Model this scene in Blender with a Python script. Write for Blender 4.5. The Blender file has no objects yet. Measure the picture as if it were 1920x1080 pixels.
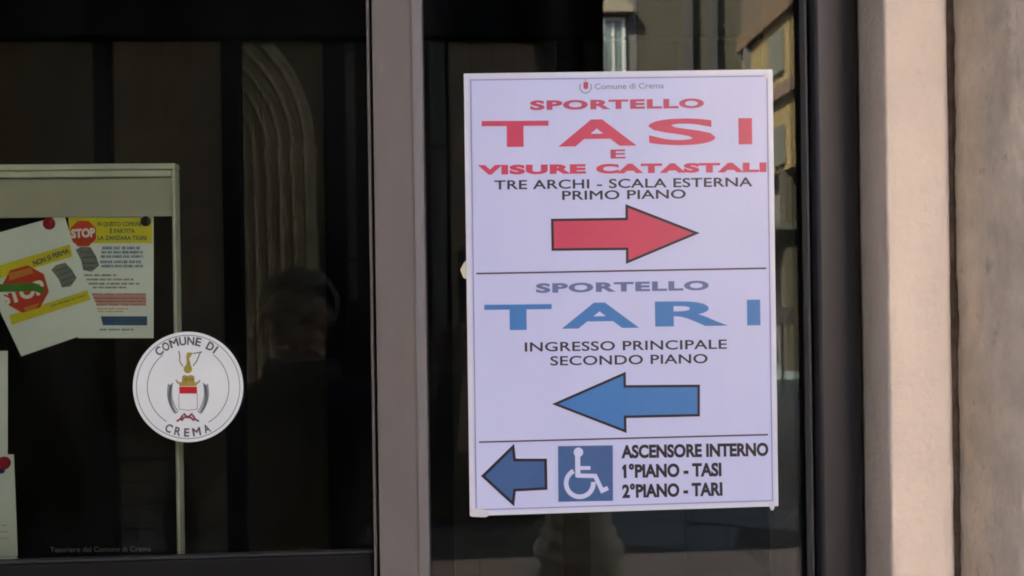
import bpy, bmesh, math, random
from mathutils import Vector, Matrix, noise
random.seed(7)
scene = bpy.context.scene
C = scene.collection
PI = math.pi

# ------------------------------------------------------------------ camera
FPX = 1500.0                      # focal length in photo pixels (1920 wide)
YAW, ROLL = math.radians(2.55), math.radians(0.85)
CAM = Vector((0.0, -0.77, 1.5))
F = Vector((math.sin(YAW), math.cos(YAW), 0))
R0 = Vector((math.cos(YAW), -math.sin(YAW), 0)); U0 = Vector((0, 0, 1))
Rv = R0*math.cos(ROLL) - U0*math.sin(ROLL)
Uv = R0*math.sin(ROLL) + U0*math.cos(ROLL)
cam_data = bpy.data.cameras.new('camera'); cam = bpy.data.objects.new('camera', cam_data); C.objects.link(cam)
cam_data.sensor_width = 36.0; cam_data.lens = 36.0*FPX/1920.0
cam_data.clip_start = 0.005; cam_data.clip_end = 500
m = Matrix.Identity(4)
for i in range(3):
    m[i][0] = Rv[i]; m[i][1] = Uv[i]; m[i][2] = -F[i]; m[i][3] = CAM[i]
cam.matrix_world = m
scene.camera = cam
cam_data.dof.use_dof = True; cam_data.dof.focus_distance = 0.78; cam_data.dof.aperture_fstop = 11.0

# ------------------------------------------------------------------ world, sun, exposure
SUN_EL, SUN_AZ = math.radians(45), math.radians(-50)    # sun stands behind the glazed building
world = bpy.data.worlds.new('World'); scene.world = world; world.use_nodes = True
wn = world.node_tree.nodes; wl = world.node_tree.links
for n in list(wn): wn.remove(n)
sky = wn.new('ShaderNodeTexSky'); sky.sky_type = 'NISHITA'; sky.sun_disc = False
sky.sun_elevation = SUN_EL; sky.sun_rotation = SUN_AZ
sky.dust_density = 4.0; sky.ozone_density = 0.3; sky.air_density = 0.8
bg = wn.new('ShaderNodeBackground'); bg.inputs[1].default_value = 0.10
wo = wn.new('ShaderNodeOutputWorld')
wl.new(sky.outputs[0], bg.inputs[0]); wl.new(bg.outputs[0], wo.inputs[0])
sd = bpy.data.lights.new('sun', 'SUN'); sd.energy = 4.5; sd.angle = math.radians(0.5); sd.color = (1.0, 0.90, 0.76)
sun = bpy.data.objects.new('sun', sd); C.objects.link(sun)
dvec = Vector((math.sin(SUN_AZ)*math.cos(SUN_EL), math.cos(SUN_AZ)*math.cos(SUN_EL), math.sin(SUN_EL)))
sun.rotation_euler = dvec.to_track_quat('Z', 'Y').to_euler()
scene.view_settings.view_transform = 'Standard'; scene.view_settings.look = 'None'
scene.view_settings.gamma = 1.0; scene.view_settings.use_curve_mapping = False
scene.view_settings.exposure = 5.0
scene.cycles.max_bounces = 10; scene.cycles.diffuse_bounces = 5; scene.cycles.glossy_bounces = 5
scene.cycles.transparent_max_bounces = 12
scene.cycles.use_denoising = True
scene.cycles.filter_width = 1.9
scene.cycles.sample_clamp_indirect = 6.0

# ------------------------------------------------------------------ helpers
def W(px, py, y):
    """where the sight line through a photo pixel meets the upright plane at depth y"""
    d = F + Rv*((px-960)/FPX) - Uv*((py-540)/FPX)
    t = (y-CAM.y)/d.y
    return CAM + d*t
def X(px, y): return W(px, 540, y).x
def Z(py, y): return W(960, py, y).z
def MX(px, dist): return W(px, 540, dist).x          # seen mirrored in the glass: real y is -dist
def MZ(py, dist, px=960): return W(px, py, dist).z

def N(mat): return mat.node_tree.nodes
def pmat(name, col, rough=0.6, metal=0.0, var=0.0, vscale=8.0, bump=0.0, bscale=60.0, spec=0.5, stretch=(1,1,1), col2=None, streak=None):
    m = bpy.data.materials.new(name); m.use_nodes = True
    nt = m.node_tree; b = nt.nodes['Principled BSDF']
    b.inputs['Base Color'].default_value = (*col, 1); b.inputs['Roughness'].default_value = rough
    b.inputs['Metallic'].default_value = metal; b.inputs['Specular IOR Level'].default_value = spec
    if var or bump:
        tc = nt.nodes.new('ShaderNodeTexCoord'); mp = nt.nodes.new('ShaderNodeMapping')
        mp.inputs['Scale'].default_value = stretch
        nt.links.new(tc.outputs['Object'], mp.inputs[0])
    if var:
        n = nt.nodes.new('ShaderNodeTexNoise'); n.inputs['Scale'].default_value = vscale
        n.inputs['Detail'].default_value = 6; n.inputs['Roughness'].default_value = 0.6
        nt.links.new(mp.outputs[0], n.inputs['Vector'])
        cr = nt.nodes.new('ShaderNodeValToRGB')
        c2 = col2 if col2 else tuple(c*(1-var) for c in col)
        cr.color_ramp.elements[0].position = 0.3; cr.color_ramp.elements[0].color = (*c2, 1)
        cr.color_ramp.elements[1].position = 0.7; cr.color_ramp.elements[1].color = (*[min(1, c*(1+var*0.4)) for c in col], 1)
        nt.links.new(n.outputs[0], cr.inputs[0])
        out = cr.outputs[0]
        if streak:   # sparse spots / stains: (colour, scale, threshold, amount)
            n3 = nt.nodes.new('ShaderNodeTexNoise'); n3.inputs['Scale'].default_value = streak[1]; n3.inputs['Detail'].default_value = 4
            nt.links.new(mp.outputs[0], n3.inputs['Vector'])
            r3 = nt.nodes.new('ShaderNodeValToRGB'); r3.color_ramp.elements[0].position = streak[2]; r3.color_ramp.elements[1].position = streak[2]+0.12
            r3.color_ramp.elements[0].color = (0,0,0,1); r3.color_ramp.elements[1].color = (streak[3],)*3+(1,)
            mx = nt.nodes.new('ShaderNodeMixRGB'); mx.inputs[2].default_value = (*streak[0], 1)
            nt.links.new(n3.outputs[0], r3.inputs[0]); nt.links.new(r3.outputs[0], mx.inputs[0]); nt.links.new(out, mx.inputs[1])
            out = mx.outputs[0]
        nt.links.new(out, b.inputs['Base Color'])
    if bump:
        n2 = nt.nodes.new('ShaderNodeTexNoise'); n2.inputs['Scale'].default_value = bscale; n2.inputs['Detail'].default_value = 8
        nt.links.new(mp.outputs[0], n2.inputs['Vector'])
        bp = nt.nodes.new('ShaderNodeBump'); bp.inputs['Strength'].default_value = 1.0; bp.inputs['Distance'].default_value = bump
        nt.links.new(n2.outputs[0], bp.inputs['Height']); nt.links.new(bp.outputs[0], b.inputs['Normal'])
    return m

def glass_mat(name, tint, ior=1.5):
    m = bpy.data.materials.new(name); m.use_nodes = True; nt = m.node_tree
    for n in list(nt.nodes): nt.nodes.remove(n)
    o = nt.nodes.new('ShaderNodeOutputMaterial'); mx = nt.nodes.new('ShaderNodeMixShader')
    tr = nt.nodes.new('ShaderNodeBsdfTransparent'); tr.inputs[0].default_value = (*tint, 1)
    gl = nt.nodes.new('ShaderNodeBsdfGlossy'); gl.inputs['Roughness'].default_value = 0.0
    fr = nt.nodes.new('ShaderNodeFresnel'); fr.inputs[0].default_value = ior
    tc = nt.nodes.new('ShaderNodeTexCoord'); nz = nt.nodes.new('ShaderNodeTexNoise'); nz.inputs['Scale'].default_value = 2.2; nz.inputs['Detail'].default_value = 1
    bp = nt.nodes.new('ShaderNodeBump'); bp.inputs['Distance'].default_value = 0.0008; bp.inputs['Strength'].default_value = 1
    nt.links.new(tc.outputs['Object'], nz.inputs['Vector']); nt.links.new(nz.outputs[0], bp.inputs['Height'])
    nt.links.new(bp.outputs[0], gl.inputs['Normal'])
    nt.links.new(fr.outputs[0], mx.inputs[0]); nt.links.new(tr.outputs[0], mx.inputs[1]); nt.links.new(gl.outputs[0], mx.inputs[2])
    df = nt.nodes.new('ShaderNodeBsdfDiffuse'); df.inputs[0].default_value = (0.75,0.75,0.72,1)
    mp = nt.nodes.new('ShaderNodeMapping'); mp.inputs['Scale'].default_value = (1,1,0.45); mp.inputs['Rotation'].default_value = (0,0.5,0)
    n2 = nt.nodes.new('ShaderNodeTexNoise'); n2.inputs['Scale'].default_value = 9; n2.inputs['Detail'].default_value = 7; n2.inputs['Distortion'].default_value = 1.2
    mr = nt.nodes.new('ShaderNodeMapRange'); mr.inputs['From Min'].default_value = 0.42; mr.inputs['From Max'].default_value = 0.8; mr.inputs['To Max'].default_value = 0.006
    m2 = nt.nodes.new('ShaderNodeMixShader')
    nt.links.new(tc.outputs['Object'], mp.inputs[0]); nt.links.new(mp.outputs[0], n2.inputs['Vector']); nt.links.new(n2.outputs[0], mr.inputs[0])
    nt.links.new(mr.outputs[0], m2.inputs[0]); nt.links.new(mx.outputs[0], m2.inputs[1]); nt.links.new(df.outputs[0], m2.inputs[2])
    nt.links.new(m2.outputs[0], o.inputs[0])
    return m

def link(name, me, mat, parent=None, loc=None):
    o = bpy.data.objects.new(name, me); C.objects.link(o)
    if mat is not None: me.materials.append(mat)
    if parent is not None: o.parent = parent
    if loc is not None: o.location = loc
    return o
def root(name, loc, label=None, cat=None, group=None):
    o = bpy.data.objects.new(name, None); C.objects.link(o); o.location = loc; o.empty_display_size = 0.05
    if label: o['label'] = label; o['category'] = cat
    if group: o['group'] = group
    return o
def tag(o, label, cat, group=None):
    o['label'] = label; o['category'] = cat
    if group: o['group'] = group
    return o
def mesh_from(verts, faces, base=Vector((0,0,0)), name='mesh', smooth=False):
    me = bpy.data.meshes.new(name); me.from_pydata([tuple(Vector(v)-base) for v in verts], [], faces); me.update()
    if smooth:
        for p in me.polygons: p.use_smooth = True
    return me
def box_vf(a, b, verts, faces):
    x0,y0,z0 = a; x1,y1,z1 = b; k = len(verts)
    verts += [(x0,y0,z0),(x1,y0,z0),(x1,y1,z0),(x0,y1,z0),(x0,y0,z1),(x1,y0,z1),(x1,y1,z1),(x0,y1,z1)]
    faces += [tuple(k+i for i in f) for f in ((0,3,2,1),(4,5,6,7),(0,1,5,4),(1,2,6,5),(2,3,7,6),(3,0,4,7))]
def base_of(parent):
    b = Vector((0,0,0))
    while parent is not None: b += Vector(parent.location); parent = parent.parent
    return b
def box(name, a, b, mat, parent=None, bevel=0.0, kind=None):
    v, f = [], []; box_vf([min(p,q) for p,q in zip(a,b)], [max(p,q) for p,q in zip(a,b)], v, f)
    ctr = (Vector(a)+Vector(b))/2
    me = mesh_from(v, f, ctr)
    if bevel:
        bm = bmesh.new(); bm.from_mesh(me)
        bmesh.ops.bevel(bm, geom=bm.edges[:], offset=bevel, segments=2, affect='EDGES', profile=0.6); bm.to_mesh(me); bm.free()
    o = link(name, me, mat, parent, ctr-base_of(parent))
    if kind: o['kind'] = kind
    return o
def profile(name, pts, z0, z1, mat, parent=None, nz=1, jit=0.0, smooth=False, jscale=30.0, closed=False):
    """extrude an open plan outline [(x,y)..] upwards"""
    v, f = [], []; n = len(pts)
    for k in range(nz+1):
        z = z0+(z1-z0)*k/nz
        for i, (x, y) in enumerate(pts):
            j = noise.noise(Vector((x*5, i*0.37, z*jscale)))*jit if jit else 0
            j2 = noise.noise(Vector((x*5+9, i*0.37, z*jscale)))*jit if jit else 0
            v.append((x+j, y+j2, z))
    for k in range(nz):
        for i in range(n-1 if not closed else n):
            a = k*n+i; b = k*n+(i+1) % n
            f.append((a, b, b+n, a+n))
    if closed:
        f.append(tuple(reversed(range(n)))); f.append(tuple(range(nz*n, nz*n+n)))
    return link(name, mesh_from(v, f, base_of(parent), smooth=smooth), mat, parent)
def lathe(name, prof, center, mat, parent=None, seg=40, flute=0, depth=0.0, f0=None):
    v, f = [], []; n = len(prof)
    for i in range(seg):
        a = 2*PI*i/seg
        for r, z in prof:
            rr = r
            if flute and (f0 is None or f0[0] < z < f0[1]): rr = r-depth*abs(math.sin(a*flute/2))**0.7
            v.append((center[0]+rr*math.cos(a), center[1]+rr*math.sin(a), z))
    for i in range(seg):
        for k in range(n-1):
            a = i*n+k; b = ((i+1) % seg)*n+k
            f.append((a, b, b+1, a+1))
    return link(name, mesh_from(v, f, base_of(parent), smooth=True), mat, parent)

# flat print: everything is given in photo pixels on the upright plane at depth y, turned once into metres
def poly(name, pix, y, mat, parent, base=None):
    pts = [W(px, py, y) for px, py in pix]
    b = base_of(parent)
    bm = bmesh.new(); vs = [bm.verts.new(p-b) for p in pts]
    es = [bm.edges.new((vs[i], vs[(i+1) % len(vs)])) for i in range(len(vs))]
    bmesh.ops.triangle_fill(bm, edges=es, use_beauty=True)
    me = bpy.data.meshes.new(name); bm.to_mesh(me); bm.free()
    return link(name, me, mat, parent)
def strip_vf(path, w, y, v, f, closed=False):
    """polyline band of width w px with mitred joints"""
    P = [Vector(p) for p in path]; n = len(P); k = len(v); L = []
    for i in range(n):
        if closed: a, b = P[(i-1) % n], P[(i+1) % n]
        else: a, b = P[max(i-1, 0)], P[min(i+1, n-1)]
        d1 = (P[i]-a); d2 = (b-P[i])
        if d1.length < 1e-9: d1 = d2
        if d2.length < 1e-9: d2 = d1
        d1 = d1.normalized(); d2 = d2.normalized()
        n1 = Vector((-d1.y, d1.x)); n2 = Vector((-d2.y, d2.x)); mm = n1+n2
        if mm.length < 1e-6: mm = n1.copy()
        mm = mm.normalized(); s = min(1.0/max(0.25, mm.dot(n1)), 3.0)
        L.append((P[i]+mm*(w/2*s), P[i]-mm*(w/2*s)))
    for a, b in L: v += [tuple(W(a.x, a.y, y)), tuple(W(b.x, b.y, y))]
    for i in range(n if closed else n-1):
        a = k+2*i; b = k+2*((i+1) % n)
        f.append((a, b, b+1, a+1))
def line(name, path, w, y, mat, parent, closed=False):
    v, f = [], []; strip_vf(path, w, y, v, f, closed)
    return link(name, mesh_from(v, f, base_of(parent)), mat, parent)
def lines(name, paths, y, mat, parent):
    v, f = [], []
    for k, p in enumerate(paths):
        strip_vf(p[0], p[1], y-k*0.00003 if len(paths) < 12 else y, v, f, p[2] if len(p) > 2 else False)
    return link(name, mesh_from(v, f, base_of(parent)), mat, parent)

def letter_m(b):
    P = [(.073-b,-b),(.073-b,.682+b),(.165+b*.6,.682+b),(.391,.402+b*1.3),(.618-b*.6,.682+b),(.709+b,.682+b),(.709+b,-b),(.611-b,-b),
         (.611-b,.531-2.86*b),(.399,.267-1.6*b),(.383,.267-1.6*b),(.171+b,.531-2.86*b),(.171+b,-b)]
    bm = bmesh.new(); vs = [bm.verts.new((x, y, 0)) for x, y in P]
    bmesh.ops.triangle_fill(bm, edges=[bm.edges.new((vs[i], vs[(i+1) % len(vs)])) for i in range(len(vs))], use_beauty=True)
    bm.verts.ensure_lookup_table(); bm.verts.index_update()
    V = [(v.co.x, v.co.y) for v in bm.verts]; Fc = [tuple(v.index for v in f.verts) for f in bm.faces]; bm.free()
    return V, Fc
def digit_one(b):
    P = [(.21-b,-b),(.21-b,.50-b),(.10-b*.5,.46-b*1.5),(.10-b*.5,.55+b*.5),(.245-b,.682+b),(.315+b,.682+b),(.315+b,-b)]
    return P, [tuple(reversed(range(7)))]
def glyph(s, bold=0.0, space=1.0):
    if s == 'M': return letter_m(bold)
    if 'M' in s or '1' in s:      # set letter by letter, with its own M
        V, Fc, x = [], [], 0.0
        def wid(t):
            q = [v[0] for v in glyph_raw(t, 0.0, 1.0)[0]]; return max(q)-min(q)
        w0 = wid('HH')
        for ch in s:
            if ch != ' ':
                gv, gf = letter_m(bold) if ch == 'M' else digit_one(bold) if ch == '1' else glyph_raw(ch, bold, 1.0)
                k = len(V); V += [(a+x, b) for a, b in gv]; Fc += [tuple(k+i for i in f) for f in gf]
            x += (wid('H'+ch+'H')-w0)+(space-1.0)*0.35
        return V, Fc
    return glyph_raw(s, bold, space)
def glyph_raw(s, bold=0.0, space=1.0):
    cu = bpy.data.curves.new('t', 'FONT'); cu.body = s; cu.offset = bold; cu.space_character = space
    cu.resolution_u = 5; cu.fill_mode = 'FRONT'
    o = bpy.data.objects.new('t', cu); C.objects.link(o)
    dg = bpy.context.evaluated_depsgraph_get()
    me = bpy.data.meshes.new_from_object(o.evaluated_get(dg))
    V = [(v.co.x, v.co.y) for v in me.vertices]; Fc = [tuple(p.vertices) for p in me.polygons]
    C.objects.unlink(o); bpy.data.objects.remove(o); bpy.data.curves.remove(cu); bpy.data.meshes.remove(me)
    return V, Fc
def cap(bold):
    V, _ = glyph('H', bold); return min(v[1] for v in V), max(v[1] for v in V)
def text(name, s, p0, p1, h, y, mat, parent, bold=0.0, space=1.0, curve=None):
    """letters fitted between two baseline points (photo pixels) with capital height h px"""
    V, Fc = glyph(s, bold, space); c0, c1 = cap(bold)
    x0 = min(v[0] for v in V); x1 = max(v[0] for v in V)
    a = Vector(p0); b = Vector(p1); ex = (b-a); L = ex.length; e = ex/L; up = Vector((e.y, -e.x))
    pts = []
    for vx, vy in V:
        q = a+e*((vx-x0)/(x1-x0)*L)+up*((vy-c0)/(c1-c0)*h)
        pts.append(tuple(W(q.x, q.y, y)))
    return link(name, mesh_from(pts, Fc, base_of(parent)), mat, parent)
def arc_text(name, s, cx, cy, r, a0, a1, h, w, y, mat, parent, bold=0.0, inward=False):
    """letters on a circle, angles in degrees clockwise from the top; inward: letters stand on the inside at the foot"""
    v, f = [], []; n = len(s); c0, c1 = cap(bold)
    adv = [{'I': 0.45, 'M': 1.25, ' ': 0.6, 'E': 0.85}.get(ch, 1.0)+0.18 for ch in s]
    pos = [sum(adv[:i])+adv[i]/2 for i in range(n)]
    for i, ch in enumerate(s):
        if ch == ' ': continue
        t = math.radians(a0+(a1-a0)*(pos[i]-pos[0])/(pos[-1]-pos[0]))
        V, Fc = glyph(ch, bold); gx0 = min(q[0] for q in V); gx1 = max(q[0] for q in V)
        ww = w*(0.24 if ch == 'I' else 1.15 if ch == 'M' else 0.75 if ch == 'E' else 0.92)
        o = Vector((math.sin(t), -math.cos(t)))            # outward
        if inward: up = -o; base = Vector((cx, cy))+o*(r+h)
        else: up = o; base = Vector((cx, cy))+o*r
        e = Vector((-up.y, up.x))
        k = len(v)
        for gx, gy in V:
            q = base+e*(((gx-gx0)/(gx1-gx0)-0.5)*ww)+up*((gy-c0)/(c1-c0)*h)
            v.append(tuple(W(q.x, q.y, y)))
        f += [tuple(k+i2 for i2 in p) for p in Fc]
    return link(name, mesh_from(v, f, base_of(parent)), mat, parent)

# ------------------------------------------------------------------ materials
M = {}
M['plaster'] = pmat('beige_plaster', (0.82,0.66,0.52), 0.9, var=0.12, vscale=7, bump=0.0016, bscale=120, spec=0.2, streak=((0.50,0.37,0.28), 9, 0.68, 0.45))
M['stone'] = pmat('grey_brown_stone', (0.72,0.59,0.45), 0.95, var=0.24, vscale=34, bump=0.003, bscale=85, spec=0.15, stretch=(1,1,0.6), streak=((0.42,0.32,0.24), 90, 0.63, 0.6))
M['bronze'] = pmat('anodised_mauve_bronze', (0.172,0.148,0.136), 0.42, metal=0.1, var=0.18, vscale=9, bump=0.00015, bscale=300, stretch=(1,1,0.35), streak=((0.27,0.24,0.22), 130, 0.66, 0.45))
M['dark_metal'] = pmat('dark_anodised_metal', (0.038,0.034,0.036), 0.5, metal=0.3, var=0.35, vscale=12, bump=0.0001, bscale=300, stretch=(1,1,0.2))
M['rail'] = pmat('black_brown_rail', (0.006,0.006,0.007), 0.6, spec=0.25, var=0.3, vscale=14)
M['gasket'] = pmat('black_rubber', (0.012,0.010,0.011), 0.7)
M['groove'] = pmat('dark_groove', (0.03,0.018,0.018), 0.8)
M['glass'] = glass_mat('window_glass', (0.90,0.93,0.91), 1.44)
M['paper'] = pmat('poster_paper', (0.60,0.62,0.87), 0.30, var=0.05, vscale=5, bump=0.008, bscale=4, spec=0.4, stretch=(1,1,0.4))
M['laminate'] = pmat('laminate_border', (0.70,0.70,0.80), 0.25, var=0.06, vscale=12, bump=0.0005, bscale=12, spec=0.6)
M['tape'] = pmat('yellowed_tape', (0.72,0.66,0.50), 0.35, var=0.1, vscale=60)
M['tape_clear'] = pmat('whitish_tape', (0.68,0.66,0.70), 0.25, var=0.15, vscale=80)
M['red'] = pmat('print_red', (0.60,0.05,0.115), 0.4, var=0.06, vscale=60)
M['red_soft'] = pmat('print_rose', (0.50,0.06,0.13), 0.4, var=0.06, vscale=60)
M['blue'] = pmat('print_blue', (0.05,0.20,0.50), 0.4, var=0.06, vscale=60)
M['blue_soft'] = pmat('print_grey_blue', (0.13,0.17,0.37), 0.4, var=0.06, vscale=60)
M['blue_dark'] = pmat('print_mid_blue', (0.05,0.12,0.29), 0.4, var=0.06, vscale=60)
M['black'] = pmat('print_black', (0.016,0.010,0.022), 0.4)
M['ink'] = pmat('print_ink', (0.03,0.02,0.045), 0.4)
M['rule'] = pmat('print_rule', (0.07,0.04,0.075), 0.4)
M['border'] = pmat('print_border', (0.31,0.31,0.48), 0.4)
M['grey'] = pmat('print_grey', (0.26,0.25,0.36), 0.4)
M['symbol'] = pmat('print_pale_blue', (0.62,0.64,0.86), 0.4)
M['halo'] = pmat('print_light_panel', (0.56,0.59,0.83), 0.4)
M['sticker'] = pmat('sticker_white', (0.70,0.735,0.745), 0.3, var=0.05, vscale=20, bump=0.0002, bscale=15)
M['sticker_ink'] = pmat('sticker_ink', (0.07,0.065,0.075), 0.4)
M['ring_ink'] = pmat('sticker_ring', (0.20,0.19,0.21), 0.4)
M['gold'] = pmat('sticker_gold', (0.36,0.28,0.05), 0.4, var=0.2, vscale=300)
M['gold_dark'] = pmat('sticker_gold_line', (0.15,0.12,0.05), 0.4)
M['flag_red'] = pmat('sticker_red', (0.50,0.015,0.02), 0.4)
M['maroon'] = pmat('sticker_maroon', (0.20,0.025,0.05), 0.4)
M['leaf'] = pmat('sticker_leaf', (0.07,0.10,0.13), 0.4)
M['board_frame'] = pmat('board_frame_paint', (0.56,0.62,0.55), 0.5, var=0.08, vscale=20)
M['board_head'] = pmat('board_header_felt', (0.42,0.44,0.38), 0.9, var=0.12, vscale=6, bump=0.0004, bscale=400)
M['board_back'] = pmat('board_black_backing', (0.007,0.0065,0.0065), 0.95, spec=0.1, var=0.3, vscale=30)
M['sheet'] = pmat('leaflet_paper', (0.76,0.88,0.90), 0.6, var=0.06, vscale=15)
M['yellow'] = pmat('leaflet_yellow', (0.66,0.64,0.03), 0.6, var=0.1, vscale=60)
M['lred'] = pmat('leaflet_red', (0.48,0.02,0.02), 0.6, var=0.25, vscale=60, col2=(0.55,0.08,0.02))
M['lorange'] = pmat('leaflet_orange', (0.58,0.24,0.05), 0.6)
M['lgreen'] = pmat('leaflet_green', (0.07,0.22,0.03), 0.6, var=0.2, vscale=60)
M['lblue'] = pmat('leaflet_blue', (0.06,0.15,0.36), 0.6)
M['lnavy'] = pmat('leaflet_navy', (0.03,0.09,0.22), 0.6)
M['lpink'] = pmat('leaflet_pink', (0.55,0.34,0.34), 0.6)
M['ltext'] = pmat('leaflet_text', (0.10,0.12,0.12), 0.6)
M['lgrey'] = pmat('leaflet_drawing', (0.11,0.14,0.15), 0.6, var=0.5, vscale=160, col2=(0.22,0.26,0.24))
M['pin_red'] = pmat('pin_red', (0.35,0.01,0.03), 0.3)
M['pin_black'] = pmat('pin_black', (0.01,0.01,0.01), 0.3)
M['pin_blue'] = pmat('pin_blue', (0.02,0.04,0.2), 0.3)
M['pale_grey'] = pmat('grey_lettering', (0.30,0.31,0.32), 0.5)  # lettering in one even grey
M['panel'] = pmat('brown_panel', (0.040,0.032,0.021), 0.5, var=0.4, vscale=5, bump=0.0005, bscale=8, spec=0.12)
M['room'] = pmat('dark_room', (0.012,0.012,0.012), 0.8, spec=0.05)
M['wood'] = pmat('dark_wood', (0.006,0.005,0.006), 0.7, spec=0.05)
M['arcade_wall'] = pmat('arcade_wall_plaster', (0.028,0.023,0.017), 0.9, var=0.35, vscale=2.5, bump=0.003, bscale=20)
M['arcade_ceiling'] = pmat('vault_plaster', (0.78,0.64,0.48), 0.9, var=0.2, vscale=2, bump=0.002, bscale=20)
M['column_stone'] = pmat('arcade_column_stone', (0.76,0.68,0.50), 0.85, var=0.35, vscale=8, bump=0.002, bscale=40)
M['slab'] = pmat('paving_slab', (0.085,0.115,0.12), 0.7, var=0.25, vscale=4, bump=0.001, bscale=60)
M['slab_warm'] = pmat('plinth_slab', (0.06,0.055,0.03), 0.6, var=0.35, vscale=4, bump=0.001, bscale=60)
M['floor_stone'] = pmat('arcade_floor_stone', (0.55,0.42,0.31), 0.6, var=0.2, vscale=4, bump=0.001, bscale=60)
M['brown_band'] = pmat('brown_band', (0.07,0.045,0.03), 0.9)
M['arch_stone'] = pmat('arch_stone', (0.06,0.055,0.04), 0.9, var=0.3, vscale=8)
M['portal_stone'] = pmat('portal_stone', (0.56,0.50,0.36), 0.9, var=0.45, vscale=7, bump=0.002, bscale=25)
M['roof_brown'] = pmat('roof_brown', (0.05,0.035,0.02), 0.9, var=0.3, vscale=3)
M['pedestal_stone'] = pmat('pedestal_stone', (0.045,0.055,0.055), 0.8, var=0.3, vscale=8)
M['screen_wood'] = pmat('screen_wood', (0.012,0.010,0.009), 0.85, spec=0.1)
M['screen_brown'] = pmat('screen_brown', (0.42,0.34,0.24), 0.8, var=0.45, vscale=7, spec=0.2)
M['joint'] = pmat('joint_sand', (0.05,0.05,0.045), 0.95, var=0.3, vscale=20)
M['ochre'] = pmat('ochre_facade', (0.135,0.10,0.035), 0.9, var=0.12, vscale=1.2)
M['orange'] = pmat('orange_facade', (0.06,0.035,0.015), 0.9, var=0.15, vscale=1.2)
M['olive'] = pmat('olive_facade', (0.032,0.030,0.017), 0.9, var=0.2, vscale=1.2)
M['greyfac'] = pmat('grey_facade', (0.075,0.075,0.07), 0.9, var=0.25, vscale=1.5)
M['cream'] = pmat('cream_stone', (0.16,0.14,0.10), 0.8, var=0.1, vscale=3)
M['dark_gap'] = pmat('dark_recess', (0.02,0.02,0.02), 0.8)
M['winglass'] = pmat('far_window_glass', (0.10,0.13,0.12), 0.15, spec=0.8)
M['white_paint'] = pmat('white_window_paint', (0.36,0.38,0.36), 0.5)
M['shutter'] = pmat('blue_grey_shutter', (0.065,0.07,0.055), 0.6)
M['awning'] = pmat('dark_green_awning', (0.05,0.065,0.05), 0.8, var=0.3, vscale=3)

ZB, ZT = 0.0, 2.9      # shop front runs from the floor to the transom

# ------------------------------------------------------------------ ground
g = box('ground', (-60,-80,-0.3), (60,20,-0.03), M['joint'], kind='structure')
# arcade floor with its slabs
fl = root('arcade_floor', (0,-1.5,-0.02)); fl['kind'] = 'structure'
box('bed', (-6,-3.4,-0.03), (9,4,-0.012), M['joint'], fl)
slab_me = None
sx, sy = 0.75, 0.5
for i in range(-6, 8):
    for j in range(7):
        x = i*sx+(sx/2 if j % 2 else 0); y = -0.18-sy*j
        if slab_me is None:
            o = box('floor_slab', (x,y-sy+0.008,-0.012), (x+sx-0.008,y,0.0), M['floor_stone'], fl, bevel=0.003); slab_me = o.data
        else:
            o = bpy.data.objects.new('floor_slab', slab_me); C.objects.link(o); o.parent = fl
            o.location = Vector((x+(sx-0.008)/2, y-(sy-0.008)/2, -0.006+random.uniform(-0.002,0.001)))-base_of(fl)
pv = root('street_pavement', (5,-10,-0.05)); pv['kind'] = 'structure'
box('bed', (-10,-23,-0.06), (26,-3.45,-0.045), M['joint'], pv)
slab_me = None; sx, sy = 1.1, 0.55
ca, sa = math.cos(math.radians(24)), math.sin(math.radians(24))
cnt = 0
for i in range(-16, 18):
    for j in range(-26, 30):
        lx = i*sx+(0.5*sx if j % 2 else 0)+random.uniform(-.01,.01); ly = j*sy
        x = 5+lx*ca-ly*sa; y = -9+lx*sa+ly*ca
        if not (-14.5 < y < -3.9 and 0.15*(-y) < x < 0.55*(-y)+0.6): continue
        if cnt >= 280: continue
        cnt += 1
        if slab_me is None:
            v, f = [], []; box_vf((-sx/2+.008,-sy/2+.008,-.012), (sx/2-.008,sy/2-.008,.012), v, f)
            slab_me = mesh_from(v, f); slab_me.materials.append(M['slab'])
        o = bpy.data.objects.new('paving_slab', slab_me); C.objects.link(o); o.parent = pv
        o.location = Vector((x,y,-0.038+random.uniform(-.004,.004)))-base_of(pv); o.rotation_euler = (0,0,math.radians(24))

# ------------------------------------------------------------------ the glazed shop front
# wall right of the glazing: reveal, face, and the building mass above the arcade
Yw = -0.062
xr0, xr1, xcol = X(1614, -0.004), X(1669.5, Yw), X(1789, Yw)
wall = root('plaster_wall', (xr1+0.1, Yw, 0), 'smooth beige plaster wall strip with a shaded reveal beside the dark door post', 'wall')
pts = [(xr1-0.003, 0.25), (xr1-0.003, -0.004)]
pts = [(xr0+0.0005, 0.2), (xr0+0.0005, 0.0)]
# reveal leans a little so that its face is seen
nb = 5
for k in range(6): pts.append((xr0+0.0005+(xr1-0.0018-xr0)*k/5*0.98, 0.0+(Yw+0.0022)*k/5))
rev = [(xr0, 0.25), (xr0, 0.0), (xr1-0.002, Yw+0.0035)]
face = []
for k in range(5):
    a = k/4*PI/2
    face.append((xr1-0.002+0.0025*(1-math.cos(a)), Yw+0.0035-0.0035*math.sin(a)))
xe = xcol
for k in range(1, 8):
    t = k/7
    face.append((xr1+0.001+(xe-0.008-xr1)*t, Yw-0.0004*math.sin(t*9)))
face += [(xe-0.004, Yw+0.001), (xe-0.001, Yw+0.004), (xe, Yw+0.010), (xe, Yw+0.05)]
profile('reveal', rev, 0, 3.6, M['plaster'], wall, nz=60, jit=0.0006, jscale=8)
profile('wall_face', face, 0, 3.6, M['plaster'], wall, nz=260, jit=0.0005, smooth=True, jscale=30)
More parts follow.
